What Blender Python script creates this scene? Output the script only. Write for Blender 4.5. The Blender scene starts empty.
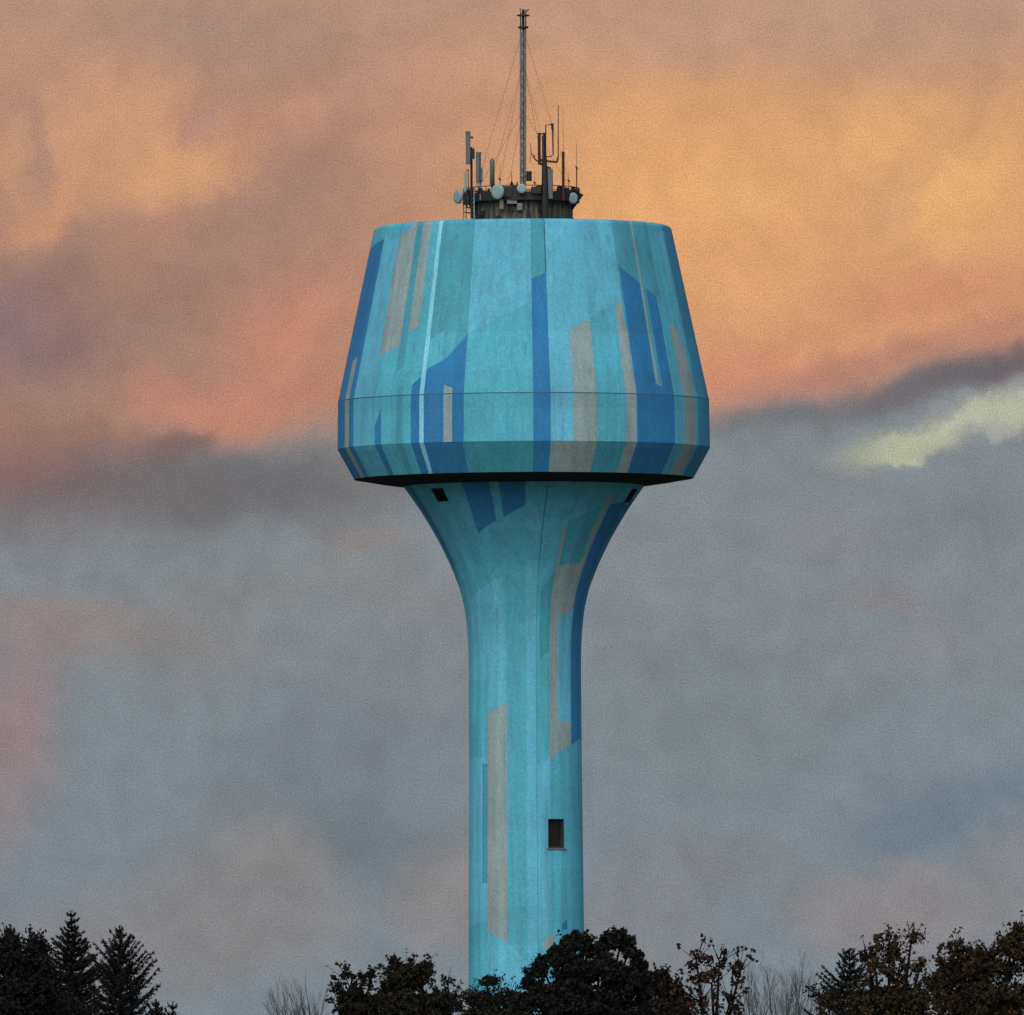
import bpy, math, random
from mathutils import Vector, Matrix
R = random.Random(7)
scene = bpy.context.scene
C = scene.collection
F = 14000.0            # focal length in picture pixels: a long telephoto
CAMZ, HOR = 1.7, 1060.0
rad = math.radians

def lin(c):
    return tuple(((v/255)/12.92 if v/255 <= .04045 else ((v/255+.055)/1.055)**2.4) for v in c) + (1,)
XO = 0.0
def at(x, y, Y):       # where something seen at (x, y) stands if it is Y metres away
    return Vector(((x+XO-512)*Y/F, Y, CAMZ+(HOR-y)*Y/F))

# ------------------------------------------------------------------ objects
def tag(o, label=None, cat=None, group=None, kind=None):
    if label: o['label'] = label
    if cat: o['category'] = cat
    if group: o['group'] = group
    if kind: o['kind'] = kind
    return o
def empty(name, loc, label, cat, group=None):
    o = bpy.data.objects.new(name, None); C.objects.link(o); o.location = loc
    return tag(o, label, cat, group)

class MB:
    def __init__(s): s.v = []; s.f = []
    def tube(s, pts, r, n=6, cap=True):
        pts = [Vector(p) for p in pts]
        if not isinstance(r, (list, tuple)): r = [r]*len(pts)
        base = len(s.v); prev = None
        for i, p in enumerate(pts):
            d = (pts[min(i+1, len(pts)-1)]-pts[max(i-1, 0)])
            d = d.normalized() if d.length > 1e-9 else Vector((0, 0, 1))
            if prev is None:
                a = Vector((1, 0, 0)) if abs(d.x) < .8 else Vector((0, 1, 0))
                u = d.cross(a).normalized()
            else:
                u = prev - d*prev.dot(d)
                u = u.normalized() if u.length > 1e-6 else d.orthogonal().normalized()
            prev = u; w = d.cross(u)
            for k in range(n):
                t = 2*math.pi*k/n
                s.v.append(p + (u*math.cos(t)+w*math.sin(t))*r[i])
        for i in range(len(pts)-1):
            for k in range(n):
                a = base+i*n+k; b = base+i*n+(k+1) % n
                s.f.append((a, b, b+n, a+n))
        if cap:
            s.f.append(tuple(base+k for k in reversed(range(n))))
            s.f.append(tuple(base+(len(pts)-1)*n+k for k in range(n)))
        return s
    def box(s, c, d, rz=0, ch=0.0):
        c = Vector(c); b = len(s.v); m = Matrix.Rotation(rz, 3, 'Z')
        x, y, z = [q/2 for q in d]
        if ch <= 0:
            ring = [(-x, -y), (x, -y), (x, y), (-x, y)]
        else:
            e = min(ch, x*.9, y*.9)
            ring = [(-x+e, -y), (x-e, -y), (x, -y+e), (x, y-e), (x-e, y), (-x+e, y), (-x, y-e), (-x, -y+e)]
        n = len(ring)
        for zz in (-z, z):
            for (px, py) in ring: s.v.append(c+m @ Vector((px, py, zz)))
        for k in range(n): s.f.append((b+k, b+(k+1) % n, b+n+(k+1) % n, b+n+k))
        s.f.append(tuple(b+k for k in reversed(range(n)))); s.f.append(tuple(b+n+k for k in range(n)))
        return s
    def lathe(s, c, prof, n=64, axis='Z', rot=None, closed=False):
        c = Vector(c); b = len(s.v)
        for (r, z) in prof:
            for k in range(n):
                t = 2*math.pi*k/n
                p = Vector((r*math.cos(t), r*math.sin(t), z))
                if rot is not None: p = rot @ p
                s.v.append(c+p)
        m = len(prof)
        for i in range(m if closed else m-1):
            j = (i+1) % m
            for k in range(n):
                s.f.append((b+i*n+k, b+i*n+(k+1) % n, b+j*n+(k+1) % n, b+j*n+k))
        return s
    def build(s, name, mat, parent=None, smooth=False, origin=None):
        me = bpy.data.meshes.new(name)
        off = origin if origin is not None else (parent_world(parent) if parent else Vector((0, 0, 0)))
        me.from_pydata([tuple(Vector(v)-off) for v in s.v], [], s.f)
        me.materials.append(mat)
        if smooth:
            me.polygons.foreach_set('use_smooth', [True]*len(me.polygons))
        me.validate(); me.update()
        o = bpy.data.objects.new(name, me); C.objects.link(o)
        if parent: o.parent = parent
        else: o.location = off
        return o
def parent_world(p):
    v = Vector((0, 0, 0))
    while p is not None:
        v += p.location; p = p.parent
    return v

# ------------------------------------------------------------------ materials
def nodes(name):
    m = bpy.data.materials.new(name); m.use_nodes = True
    nt = m.node_tree; return m, nt, nt.nodes['Principled BSDF']
def math_n(nt, op, a, b=None, clamp=False):
    n = nt.nodes.new('ShaderNodeMath'); n.operation = op; n.use_clamp = clamp
    for i, v in enumerate((a, b)):
        if v is None: continue
        if isinstance(v, (int, float)): n.inputs[i].default_value = v
        else: nt.links.new(v, n.inputs[i])
    return n.outputs[0]
def noise(nt, scale, detail=3, vec=None, rough=.55, dist=0):
    n = nt.nodes.new('ShaderNodeTexNoise'); n.inputs['Scale'].default_value = scale
    n.inputs['Detail'].default_value = detail; n.inputs['Roughness'].default_value = rough
    n.inputs['Distortion'].default_value = dist
    if vec is not None: nt.links.new(vec, n.inputs['Vector'])
    return n
def maprange(nt, v, a, b, c, d, smooth=False):
    n = nt.nodes.new('ShaderNodeMapRange')
    if smooth: n.interpolation_type = 'SMOOTHSTEP'
    nt.links.new(v, n.inputs[0])
    for i, q in enumerate((a, b, c, d)): n.inputs[i+1].default_value = q
    return n.outputs[0]
def mix(nt, fac, a, b, mode='MIX'):
    n = nt.nodes.new('ShaderNodeMix'); n.data_type = 'RGBA'; n.blend_type = mode
    for i, v in ((0, fac), (6, a), (7, b)):
        if isinstance(v, (int, float)): n.inputs[i].default_value = v
        elif isinstance(v, tuple): n.inputs[i].default_value = v
        else: nt.links.new(v, n.inputs[i])
    return n.outputs[2]
def worn(name, col, rough=.6, metal=0, var=.35, scale=6, dirt=(.03, .025, .02, 1), dirt_amt=.25):
    m, nt, b = nodes(name)
    tc = nt.nodes.new('ShaderNodeTexCoord').outputs['Object']
    n1 = noise(nt, scale, 5, tc); n2 = noise(nt, scale*.3, 4, tc)
    v = maprange(nt, n1.outputs[0], .25, .75, 1-var, 1+var)
    vc = nt.nodes.new('ShaderNodeCombineColor')
    for i in range(3): nt.links.new(v, vc.inputs[i])
    c = mix(nt, 1.0, tuple(col)+(1,) if len(col) == 3 else col, vc.outputs[0], 'MULTIPLY')
    c = mix(nt, maprange(nt, n2.outputs[0], .52, .75, 0, dirt_amt), c, dirt)
    nt.links.new(c, b.inputs['Base Color'])
    b.inputs['Roughness'].default_value = rough; b.inputs['Metallic'].default_value = metal
    b.inputs['Specular IOR Level'].default_value = .05 if rough > .9 else .4
    return m

def leafmat(name, c1, c2, rough=.75):
    m, nt, b = nodes(name)
    g = nt.nodes.new('ShaderNodeNewGeometry')
    tc = nt.nodes.new('ShaderNodeTexCoord').outputs['Object']
    f = maprange(nt, g.outputs['Random Per Island'], 0, 1, 0, 1)
    n = noise(nt, 1.1, 3, tc)
    f2 = math_n(nt, 'MULTIPLY', f, maprange(nt, n.outputs[0], .38, .62, .15, 1.3), True)
    c = mix(nt, f2, c1+(1,), c2+(1,))
    nt.links.new(c, b.inputs['Base Color'])
    b.inputs['Roughness'].default_value = rough
    b.inputs['Specular IOR Level'].default_value = .15
    return m

# mural paint: the colours of the painting are a corner attribute, weathering on top
def mural_mat():
    m, nt, b = nodes('mural_paint')
    a = nt.nodes.new('ShaderNodeAttribute'); a.attribute_name = 'paint'
    tc = nt.nodes.new('ShaderNodeTexCoord').outputs['Object']
    mp = nt.nodes.new('ShaderNodeMapping'); mp.inputs['Scale'].default_value = (1, 1, .12)
    nt.links.new(tc, mp.inputs['Vector'])
    streak = noise(nt, 1.3, 5, mp.outputs[0], .6)
    blot = noise(nt, .22, 4, tc, .6)
    grain = noise(nt, 5.5, 3, tc, .75)
    fine = noise(nt, 14, 1, tc, .5)
    v = math_n(nt, 'MULTIPLY', maprange(nt, streak.outputs[0], .3, .7, .90, 1.09),
               maprange(nt, blot.outputs[0], .3, .7, .90, 1.10))
    v = math_n(nt, 'MULTIPLY', v, maprange(nt, grain.outputs[0], .3, .7, .84, 1.16))
    v = math_n(nt, 'MULTIPLY', v, maprange(nt, fine.outputs[0], .3, .7, .88, 1.12))
    sz = nt.nodes.new('ShaderNodeSeparateXYZ'); nt.links.new(tc, sz.inputs[0])
    wn = nt.nodes.new('ShaderNodeTexWhiteNoise'); wn.noise_dimensions = '1D'      # each pour of the concrete a touch different
    nt.links.new(math_n(nt, 'FLOOR', math_n(nt, 'DIVIDE', math_n(nt, 'ADD', sz.outputs[2], .9), 2.7)), wn.inputs['W'])
    v = math_n(nt, 'MULTIPLY', v, maprange(nt, wn.outputs['Value'], 0, 1, .955, 1.04))
    wa = nt.nodes.new('ShaderNodeTexWhiteNoise'); wa.noise_dimensions = '1D'      # and each formwork board
    nt.links.new(math_n(nt, 'FLOOR', math_n(nt, 'MULTIPLY', math_n(nt, 'ARCTAN2', sz.outputs[0], sz.outputs[1]), 7.64)), wa.inputs['W'])
    v = math_n(nt, 'MULTIPLY', v, maprange(nt, wa.outputs['Value'], 0, 1, .93, 1.06))
    vc = nt.nodes.new('ShaderNodeCombineColor')
    for i in range(3): nt.links.new(v, vc.inputs[i])
    c = mix(nt, 1.0, a.outputs['Color'], vc.outputs[0], 'MULTIPLY')
    gr = maprange(nt, noise(nt, 2.1, 6, mp.outputs[0], .7).outputs[0], .50, .78, 0, .42)
    c = mix(nt, gr, c, (.075, .13, .15, 1))
    mp2 = nt.nodes.new('ShaderNodeMapping'); mp2.inputs['Scale'].default_value = (1, 1, .03); nt.links.new(tc, mp2.inputs['Vector'])
    run = maprange(nt, noise(nt, 2.6, 3, mp2.outputs[0], .7).outputs[0], .56, .70, 0, .30)     # rain runs
    c = mix(nt, run, c, (.05, .10, .12, 1))
    nt.links.new(c, b.inputs['Base Color'])
    b.inputs['Roughness'].default_value = .82
    b.inputs['Specular IOR Level'].default_value = .25
    bp = nt.nodes.new('ShaderNodeBump'); bp.inputs['Strength'].default_value = .35
    bp.inputs['Distance'].default_value = .05
    nt.links.new(grain.outputs[0], bp.inputs['Height']); nt.links.new(bp.outputs[0], b.inputs['Normal'])
    return m

M = {
 'mural': mural_mat(),
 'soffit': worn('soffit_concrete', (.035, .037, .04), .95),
 'roof': worn('roof_bitumen', (.10, .13, .14), .9),
 'drum': None,
 'dark_steel': worn('dark_steel', (.016, .015, .016), .6, .3),
 'rust': worn('rusty_steel', (.045, .02, .016), .7, .2),
 'galv': worn('galvanised_steel', (.15, .165, .16), .5, .3, .4, 5),
 'panel': worn('antenna_radome', (.075, .10, .105), .6, 0, .25, 4),
 'dish': worn('dish_paint', (.20, .30, .32), .55, 0, .15, 3),
 'glass': None,
 'window_frame': worn('window_frame_metal', (.03, .035, .04), .6, .1),
 'bark': worn('tree_bark', (.007, .006, .005), .95, 0, .5, 4),
 'twig': worn('bare_twig_bark', (.05, .058, .062), .95, 0, .3, 4),
 'concrete': worn('plain_concrete', (.2, .22, .22), .9),
}
m, nt, b = nodes('window_glass'); b.inputs['Base Color'].default_value = (.012, .012, .012, 1)
b.inputs['Roughness'].default_value = .5; b.inputs['Specular IOR Level'].default_value = .2
tc = nt.nodes.new('ShaderNodeTexCoord').outputs['Object']
nt.links.new(maprange(nt, noise(nt, 3, 3, tc).outputs[0], .3, .7, .35, .7), b.inputs['Roughness'])
M['glass'] = m
# rusty, streaked cladding of the rooftop plant room
m, nt, b = nodes('plant_room_cladding')
tc = nt.nodes.new('ShaderNodeTexCoord').outputs['Object']
mp = nt.nodes.new('ShaderNodeMapping'); mp.inputs['Scale'].default_value = (1, 1, .08); nt.links.new(tc, mp.inputs['Vector'])
n = noise(nt, 3.0, 4, mp.outputs[0], .7)
cr = nt.nodes.new('ShaderNodeValToRGB'); nt.links.new(n.outputs[0], cr.inputs[0])
cr.color_ramp.elements[0].position = .34; cr.color_ramp.elements[0].color = (.012, .016, .014, 1)
cr.color_ramp.elements[1].position = .66; cr.color_ramp.elements[1].color = (.12, .11, .07, 1)
e = cr.color_ramp.elements.new(.5); e.color = (.035, .045, .036, 1)
nt.links.new(cr.outputs[0], b.inputs['Base Color']); b.inputs['Roughness'].default_value = .8
M['drum'] = m
m, nt, b = nodes('dark_meadow')
tc = nt.nodes.new('ShaderNodeTexCoord').outputs['Object']
c = mix(nt, noise(nt, .05, 8, tc, .6).outputs[0], (.03, .035, .015, 1), (.05, .045, .025, 1))
nt.links.new(c, b.inputs['Base Color']); b.inputs['Roughness'].default_value = 1
M['meadow'] = m
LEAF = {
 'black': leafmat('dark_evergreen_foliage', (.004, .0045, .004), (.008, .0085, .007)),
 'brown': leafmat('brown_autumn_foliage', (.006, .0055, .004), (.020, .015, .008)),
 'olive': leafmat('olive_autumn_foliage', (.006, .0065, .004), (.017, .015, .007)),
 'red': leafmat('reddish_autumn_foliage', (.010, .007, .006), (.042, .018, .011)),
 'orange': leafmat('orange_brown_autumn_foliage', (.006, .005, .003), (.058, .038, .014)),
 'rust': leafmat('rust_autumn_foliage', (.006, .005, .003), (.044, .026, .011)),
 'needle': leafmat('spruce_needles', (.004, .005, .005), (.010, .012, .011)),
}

# ------------------------------------------------------------------ the tower
TX, TY = (527.0-512)/14.0, 1000.0
def zpx(y): return CAMZ+(HOR-y)/14.0
def slope(y): return (HOR-y)/F
PAINT = {k: lin(v)[:3] for k, v in {
 'L': (86, 166, 193), 'C': (74, 160, 182), 'T': (66, 144, 163), 'D': (38, 113, 162),
 'G': (128, 149, 151), 'W': (122, 196, 218), 'J': (42, 92, 112), 'K': (52, 132, 164), 'E': (60, 146, 164)}.items()}

def rad_at(prof, z):
    for (z0, r0), (z1, r1) in zip(prof, prof[1:]):
        if z1 <= z <= z0: return r0+(r1-r0)*(z-z0)/(z1-z0)
    return prof[0][1] if z > prof[0][0] else prof[-1][1]

def zs(y, th, prof):   # height on the wall of a mark seen at row y, at angle th
    z = zpx(y)
    for _ in range(4):
        r = rad_at(prof, z)
        z = CAMZ+(HOR-y)/F*(TY-r*math.cos(th))
    return z

def mural(name, prof, shapes, base, parent, smooth, step=1.5, zmax=None):
    """prof: (z, r) from the top down. shapes: (a0, a1, y top at a0, y top at a1, y bottom at a0, at a1, colour) in degrees and rows."""
    angs = {round(-180+i*step, 4) for i in range(int(360/step)+1)}
    sh = []
    for (a0, a1, t0, t1, b0, b1, col) in shapes:
        angs.add(round(a0, 4)); angs.add(round(a1, 4)); sh.append((a0, a1, t0, t1, b0, b1, col))
    angs = sorted(angs)
    angs = [a for i, a in enumerate(angs) if i == 0 or a-angs[i-1] > .02 or a in (180,)]
    zt, zb = prof[0][0], prof[-1][0]
    V, Fc, Cl, Nm = [], [], [], []
    def nrm(a, z, zmid):
        if smooth:
            h = .6; dr = (rad_at(prof, min(z+h, zt))-rad_at(prof, max(z-h, zb)))/(min(z+h, zt)-max(z-h, zb))
        else:
            for (z0, r0), (z1, r1) in zip(prof, prof[1:]):
                if z1 <= zmid <= z0: dr = (r0-r1)/(z0-z1); break
        v = Vector((math.sin(a), -math.cos(a), -dr)); return v.normalized()
    def lerp(a, b, t): return a+(b-a)*t
    for a0, a1 in zip(angs, angs[1:]):
        am = (a0+a1)/2; th0, th1 = rad(a0), rad(a1)
        cov = []; br = [(z, z) for z, _ in prof]
        for (s0, s1, t0, t1, b0, b1, col) in sh:
            if not (s0 < am < s1): continue
            u0, u1 = (a0-s0)/(s1-s0), (a1-s0)/(s1-s0)
            T, B = [[zpx(int(p[1:])) if isinstance(p, str) else min(max(zs(lerp(p, q, u), th, prof), zb), zt)
                     for u, th in ((u0, th0), (u1, th1))] for p, q in ((t0, t1), (b0, b1))]
            cov.append(((T[0]+T[1])/2, (B[0]+B[1])/2, col)); br += [tuple(T), tuple(B)]
        br.sort(key=lambda q: -(q[0]+q[1]))
        for (p, q) in zip(br, br[1:]):
            m0, m1 = (p[0]+p[1])/2, (q[0]+q[1])/2
            if m0-m1 < 1e-4: continue
            zm = (m0+m1)/2; col = base(am, zm)
            for (t, b_, c_) in cov:
                if b_ < zm < t: col = c_
            if col is None: continue
            pts = []
            for (a, z) in ((th0, q[0]), (th1, q[1]), (th1, p[1]), (th0, p[0])):
                r = rad_at(prof, z)
                pts.append((r*math.sin(a), -r*math.cos(a), z)); Nm.append(nrm(a, z, zm)); Cl.append(PAINT[col])
            k = len(V); V += pts; Fc.append((k, k+1, k+2, k+3))
    me = bpy.data.meshes.new(name); me.from_pydata(V, [], Fc)
    at_ = me.color_attributes.new('paint', 'FLOAT_COLOR', 'CORNER')
    at_.data.foreach_set('color', [x for c in Cl for x in (*c, 1.0)])
    me.materials.append(M['mural'])
    me.normals_split_custom_set([tuple(n) for n in Nm])
    me.update()
    o = bpy.data.objects.new(name, me); C.objects.link(o); o.parent = parent
    return o

tower = empty('water_tower', (TX, TY, 0), 'tall blue water tower with wide flared bowl and abstract striped mural', 'water tower')

# bowl
P = lambda y, r: (zpx(y), r/14.0)
bowl_prof = [P(227.2, 144.5), P(228.3, 147.3), P(230.5, 148.9), P(401.5, 185.6), P(449, 186.2), P(479, 169.5)]
def bowl_base(a, z):
    return 'C'
FULL = (215, 215, 500, 500)
bowl = [
 (-180, 180, *FULL, 'C'),
 (-150, -100, *FULL, 'L'), (-130, -118, 300, 280, 500, 500, 'D'), (100, 116, *FULL, 'G'), (125, 140, 330, 360, 500, 500, 'D'),
 (-92, -84, *FULL, 'C'),
 (-90, -65.5, 252, 238, 500, 500, 'D'),
 (-73.6, -69.3, 360, 356, 500, 500, 'G'),
 (-65.5, -60, 236, 236, 400, 400, 'L'), (-60, -52, *FULL, 'C'), (-60, -54, 240, 236, 345, 345, 'L'),
 (-65.5, -53.5, 320, 300, 449, 449, 'L'),
 (-54, -44.5, 236, 221, 356, 345, 'G'),
 (-44.5, -41.5, 216, 216, 372, 366, 'T'),
 (-41.5, -37.3, 216, 216, 331, 326, 'G'),
 (-37.3, -33.8, *FULL, 'C'),
 (-33.8, -32.2, 216, 216, 500, 500, 'W'),
 (-52.5, -49.6, 424, 408, 500, 500, 'D'),
 (-42.8, -40.3, 388, 384, 500, 500, 'T'),
 (-37.0, -33.8, 384, 376, 500, 500, 'D'),
 (-32.2, -18.6, 216, 216, 500, 500, 'T'), (-32.2, -27, 340, 330, 372, 372, 'C'),
 (-32.2, -25, 369, 357, 500, 500, 'D'), (-25, -18.6, 357, 334, 500, 500, 'D'),
 (-25.3, -22.4, 384, 388, '@449', '@449', 'G'),
 (-18.6, 2.9, 216, 216, 392, 392, 'L'), (-18.6, -8, 333, 317, 500, 500, 'C'), (-8, 2.9, 317, 301, 500, 500, 'C'),
 (-19, 2.9, '@449', '@449', 500, 500, 'E'),
 (2.9, 8.2, 216, 216, 300, 300, 'T'),
 (2.9, 8.2, 279, 272.5, 500, 500, 'D'),
 (8.2, 22.8, 216, 216, 500, 500, 'L'), (22.8, 36.5, 216, 216, 400, 400, 'L'),
 (15.2, 22.8, 329, 319, 500, 500, 'G'), (8.4, 15.2, '@449', '@449', 500, 500, 'G'),
 (22.8, 32.9, 318, 303, 500, 500, 'C'), (22.8, 33.2, '@449', '@449', 500, 500, 'E'),
 (32.9, 37.0, 305, 301, 500, 500, 'G'),
 (36.2, 56, 216, 216, 330, 330, 'T'), (56, 66, 216, 216, 500, 500, 'C'),
 (37.0, 53.6, 267, 298, 500, 500, 'D'),
 (45.8, 48.4, 216, 216, 384, 388, 'G'), (46.8, 48.4, 216, 216, 384, 388, 'T'),
 (53.6, 58.5, 298, 300, 500, 500, 'C'),
 (58.5, 66.5, 322, 335, 500, 500, 'G'),
 (64, 69, 232, 232, 345, 345, 'L'),
 (69, 86, 216, 216, 500, 500, 'K'),
 (7.9, 8.35, 219, 219, 272, 272, 'J'),
]
bowl += [(-180, 180, '@401', '@401', '@402', '@402', 'J')]
mural('tank', bowl_prof, bowl, bowl_base, tower, False)

# shaft and its flare
sp = [(480, 125), (487.5, 119.7), (494, 115), (502, 109.4), (510, 104), (518, 99), (526, 94.2), (536, 88.4), (548, 82.2), (560, 76.4), (570, 72), (579, 68.5),
      (589, 64.8), (603, 61.2), (613, 59.4), (632, 57.4), (650, 56.4), (680, 56.1), (760, 56.4), (840, 56.9), (920, 57.6), (1000, 58.2), (1083.8, 58.8)]
# a finer profile through the measured one
def cat(ys, rs, y):
    for i in range(len(ys)-1):
        if ys[i] <= y <= ys[i+1]:
            y0, y1 = ys[i], ys[i+1]; h = y1-y0; t = (y-y0)/h
            m0 = (rs[i+1]-rs[max(i-1, 0)])/(ys[i+1]-ys[max(i-1, 0)])
            m1 = (rs[min(i+2, len(rs)-1)]-rs[i])/(ys[min(i+2, len(ys)-1)]-ys[i])
            return ((2*t**3-3*t*t+1)*rs[i]+(t**3-2*t*t+t)*h*m0+(-2*t**3+3*t*t)*rs[i+1]+(t**3-t*t)*h*m1)
ys_, rs_ = [a for a, _ in sp], [b for _, b in sp]
yy = [486.3+3.875*i for i in range(50)]+[680+20*i for i in range(1, 21)]+[1083.7]
shaft_prof = [P(y, cat(ys_, rs_, y)) for y in yy]
def shaft_base(a, z):
    return 'C'
SB = 1090
F2 = (470, 470, SB, SB)
WH = (-52.5, -43.5)      # the openings under the bowl
shaft = [
 (-180, -90, *F2, 'L'), (-150, -120, 520, 500, 900, 880, 'G'), (-115, -100, 600, 590, SB, SB, 'T'), (100, 130, 520, 560, 1000, 980, 'C'), (140, 160, *F2, 'T'),
 (-80, -70, 470, 470, 585, 566, 'K'), (-76, -72, 470, 470, 560, 566, 'D'),
 (-31.2, -16.8, 470, 470, 533, 520, 'D'), (-12.2, 0.6, 470, 470, 517, 505, 'D'),
 (-60, -19, 600, 575, 715, 702, 'L'), (-90, -42, 620, 610, 680, 680, 'L'),
 (-90, -42, 680, 680, 757, 757, 'C'), (-90, -42, 757, 757, 930, 919, 'L'), (-90, -42, 930, 919, SB, SB, 'C'),
 (-49.5, -42, 764, 764, 883, 883, 'K'), (-47.5, -42, 768, 766, 883, 883, 'T'),
 (-42, -19.2, 713, 702, 931, 943, 'G'), 
 (-42, -19.2, 931, 943, SB, SB, 'L'), (-19.2, 1.5, 943, 962, SB, SB, 'L'), (1.5, 25, 962, 975, SB, SB, 'L'),
 (-19.2, 1.5, 597, 588, 943, 962, 'C'),
 (1.5, 11.0, 560, 560, 975, 980, 'L'), 
 (11.9, 26, 560, 545, 760, 757, 'C'), (15, 25.5, 590, 570, 660, 650, 'E'),
 (11.9, 26, 765, 757, 940, 933, 'L'), (25.5, 90, 757, 735, SB, SB, 'C'),
 (25.5, 40, 530, 518, 566, 566, 'G'), (28, 48, 520, 506, 566, 562, 'E'), (49, 53.5, 500, 495, 575, 570, 'G'), (33, 48, 540, 525, 562, 556, 'T'),
 (25.5, 54, 566, 562, 622, 616, 'G'), (25.5, 34.5, 616, 616, 760, 754, 'G'), (34.5, 54, 618, 610, 722, 722, 'L'), (34.5, 54.3, 722, 722, 753, 744, 'G'),
 (54.5, 73, 505, 500, 746, 738, 'D'), (73, 90, 500, 500, 740, 740, 'K'), 
 (16, 29, 940, 933, 950, 946, 'G'), (38, 45, 925, 919, 931, 929, 'D'), 
 (11.2, 11.7, 485, 485, 570, 570, 'J'), (11.2, 11.75, 570, 570, SB, SB, 'K'),
]
def hole(a0, a1, y0, y1): return (a0, a1, '@%d' % y0, '@%d' % y1 if False else '@%d' % y0, '@%d' % y1, '@%d' % y1, None)
holes = [(-52.5, -43.8, 491, 504), (67.5, 76.2, 491, 504), (-172.5, -163.8, 491, 504), (23.0, 42.0, 820, 849), (-155.4, -136, 700, 729)]
shaft += [hole(*h) for h in holes]
# holes are handled by colour None
mural('shaft', shaft_prof, shaft, shaft_base, tower, True, step=2.0)

# recessed windows
def window(a0, a1, y0, y1, sill):
    am = rad((a0+a1)/2); z0, z1 = zpx(y1), zpx(y0); zm = (z0+z1)/2
    sy = shaft_prof
    r1, r0 = rad_at(sy, z1), rad_at(sy, z0)
    hw = math.sin(rad(a1-a0)/2)
    d = Vector((math.sin(am), -math.cos(am), 0)); t = Vector((math.cos(am), math.sin(am), 0))
    w0, w1 = r0*hw, r1*hw
    O = Vector((TX, TY, 0))
    def pt(s, z, dep):
        f = (z-z0)/(z1-z0); r = (r0+(r1-r0)*f)*math.cos(rad(a1-a0)/2); w = w0+(w1-w0)*f
        return O+d*(r-dep)+t*(w*s)+Vector((0, 0, z))
    dep = .38
    # reveal: four sides running inwards from the wall
    rv = MB(); e = .003
    for (sa, za, sb_, zb_) in ((-1, z0, 1, z0), (1, z0, 1, z1), (1, z1, -1, z1), (-1, z1, -1, z0)):
        k = len(rv.v); rv.v += [pt(sa, za, -e), pt(sb_, zb_, -e), pt(sb_, zb_, dep+.1), pt(sa, za, dep+.1)]; rv.f.append((k, k+1, k+2, k+3))
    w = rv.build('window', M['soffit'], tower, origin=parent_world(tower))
    fr = MB()
    c0, c1 = pt(-1, z0, dep-.06), pt(1, z0, dep-.06)
    def bar(p, q): fr.tube([p, q], .05, 4)
    g = .04
    A, B_, Cc, D_ = pt(-.93, z0+g, dep-.1), pt(.93, z0+g, dep-.1), pt(.93, z1-g, dep-.1), pt(-.93, z1-g, dep-.1)
    for p, q in ((A, B_), (B_, Cc), (Cc, D_), (D_, A)): bar(p, q)
    fr.build('frame', M['window_frame'], w)
    gl = MB(); k = 0
    gl.v += [pt(-.97, z0, dep), pt(.97, z0, dep), pt(.97, z1, dep), pt(-.97, z1, dep)]; gl.f.append((0, 1, 2, 3))
    gl.v += [p-d*.03 for p in gl.v[:4]]; gl.f += [(7, 6, 5, 4), (0, 4, 5, 1), (1, 5, 6, 2), (2, 6, 7, 3), (3, 7, 4, 0)]
    gl.build('pane', M['glass'], w)
    if sill:
        sl = MB(); c = O+d*(r0*math.cos(rad(a1-a0)/2)+.02)+Vector((0, 0, z0-.045))
        sl.box(c, (w0*2+.24, .22, .08), am); sl.build('sill', M['galv'], w)
for i, h in enumerate(holes):
    if i in (2, 4): continue
    window(*h, sill=i == 3)
# the openings on the far side get the same recess
window(*holes[2], False); window(*holes[4], True)

O = Vector((TX, TY, 0))
# soffit, roof
zs479, zroof = zpx(479)+.02, zpx(228.8)
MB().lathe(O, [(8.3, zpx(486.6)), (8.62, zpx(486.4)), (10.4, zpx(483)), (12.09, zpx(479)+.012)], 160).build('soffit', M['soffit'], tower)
MB().lathe(O, [(10.32, zpx(227.2)), (10.1, zpx(227.4)), (9.95, zroof-.05), (4, zroof+.05), (.01, zroof+.12)], 128).build('roof', M['roof'], tower)
# base plinth with a steel entrance door, hidden behind the trees
MB().lathe(O, [(4.2, 0), (4.75, 0), (4.75, .45), (4.6, .55), (4.2, .55)], 96, closed=True).build('plinth', M['concrete'], tower)

# plant room on the roof: ribbed cladding
pr = MB(); zt = zpx(202); n = 96
for zz in (zroof-.1, zt):
    for k in range(n*2):
        t = math.pi*k/n; rr = 3.55+(.045 if (k//2) % 2 else -.02)
        pr.v.append(O+Vector((rr*math.cos(t), rr*math.sin(t), zz)))
N = n*2
for k in range(N): pr.f.append((k, (k+1) % N, N+(k+1) % N, N+k))
pr.f.append(tuple(range(N, 2*N)))
plant = pr.build('plant_room', M['drum'], tower)
for k in range(9):
    a = R.uniform(-80, 80); a = rad(a); hh = R.uniform(.5, 1.3)
    ck = MB().box(O+Vector((math.sin(a)*3.66, -math.cos(a)*3.66, zroof+hh)), (R.uniform(.15, .5), .16, R.uniform(.2, .7)), a, .02)
    ck.build('equipment_cabinet', M['dark_steel'], tower)

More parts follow.
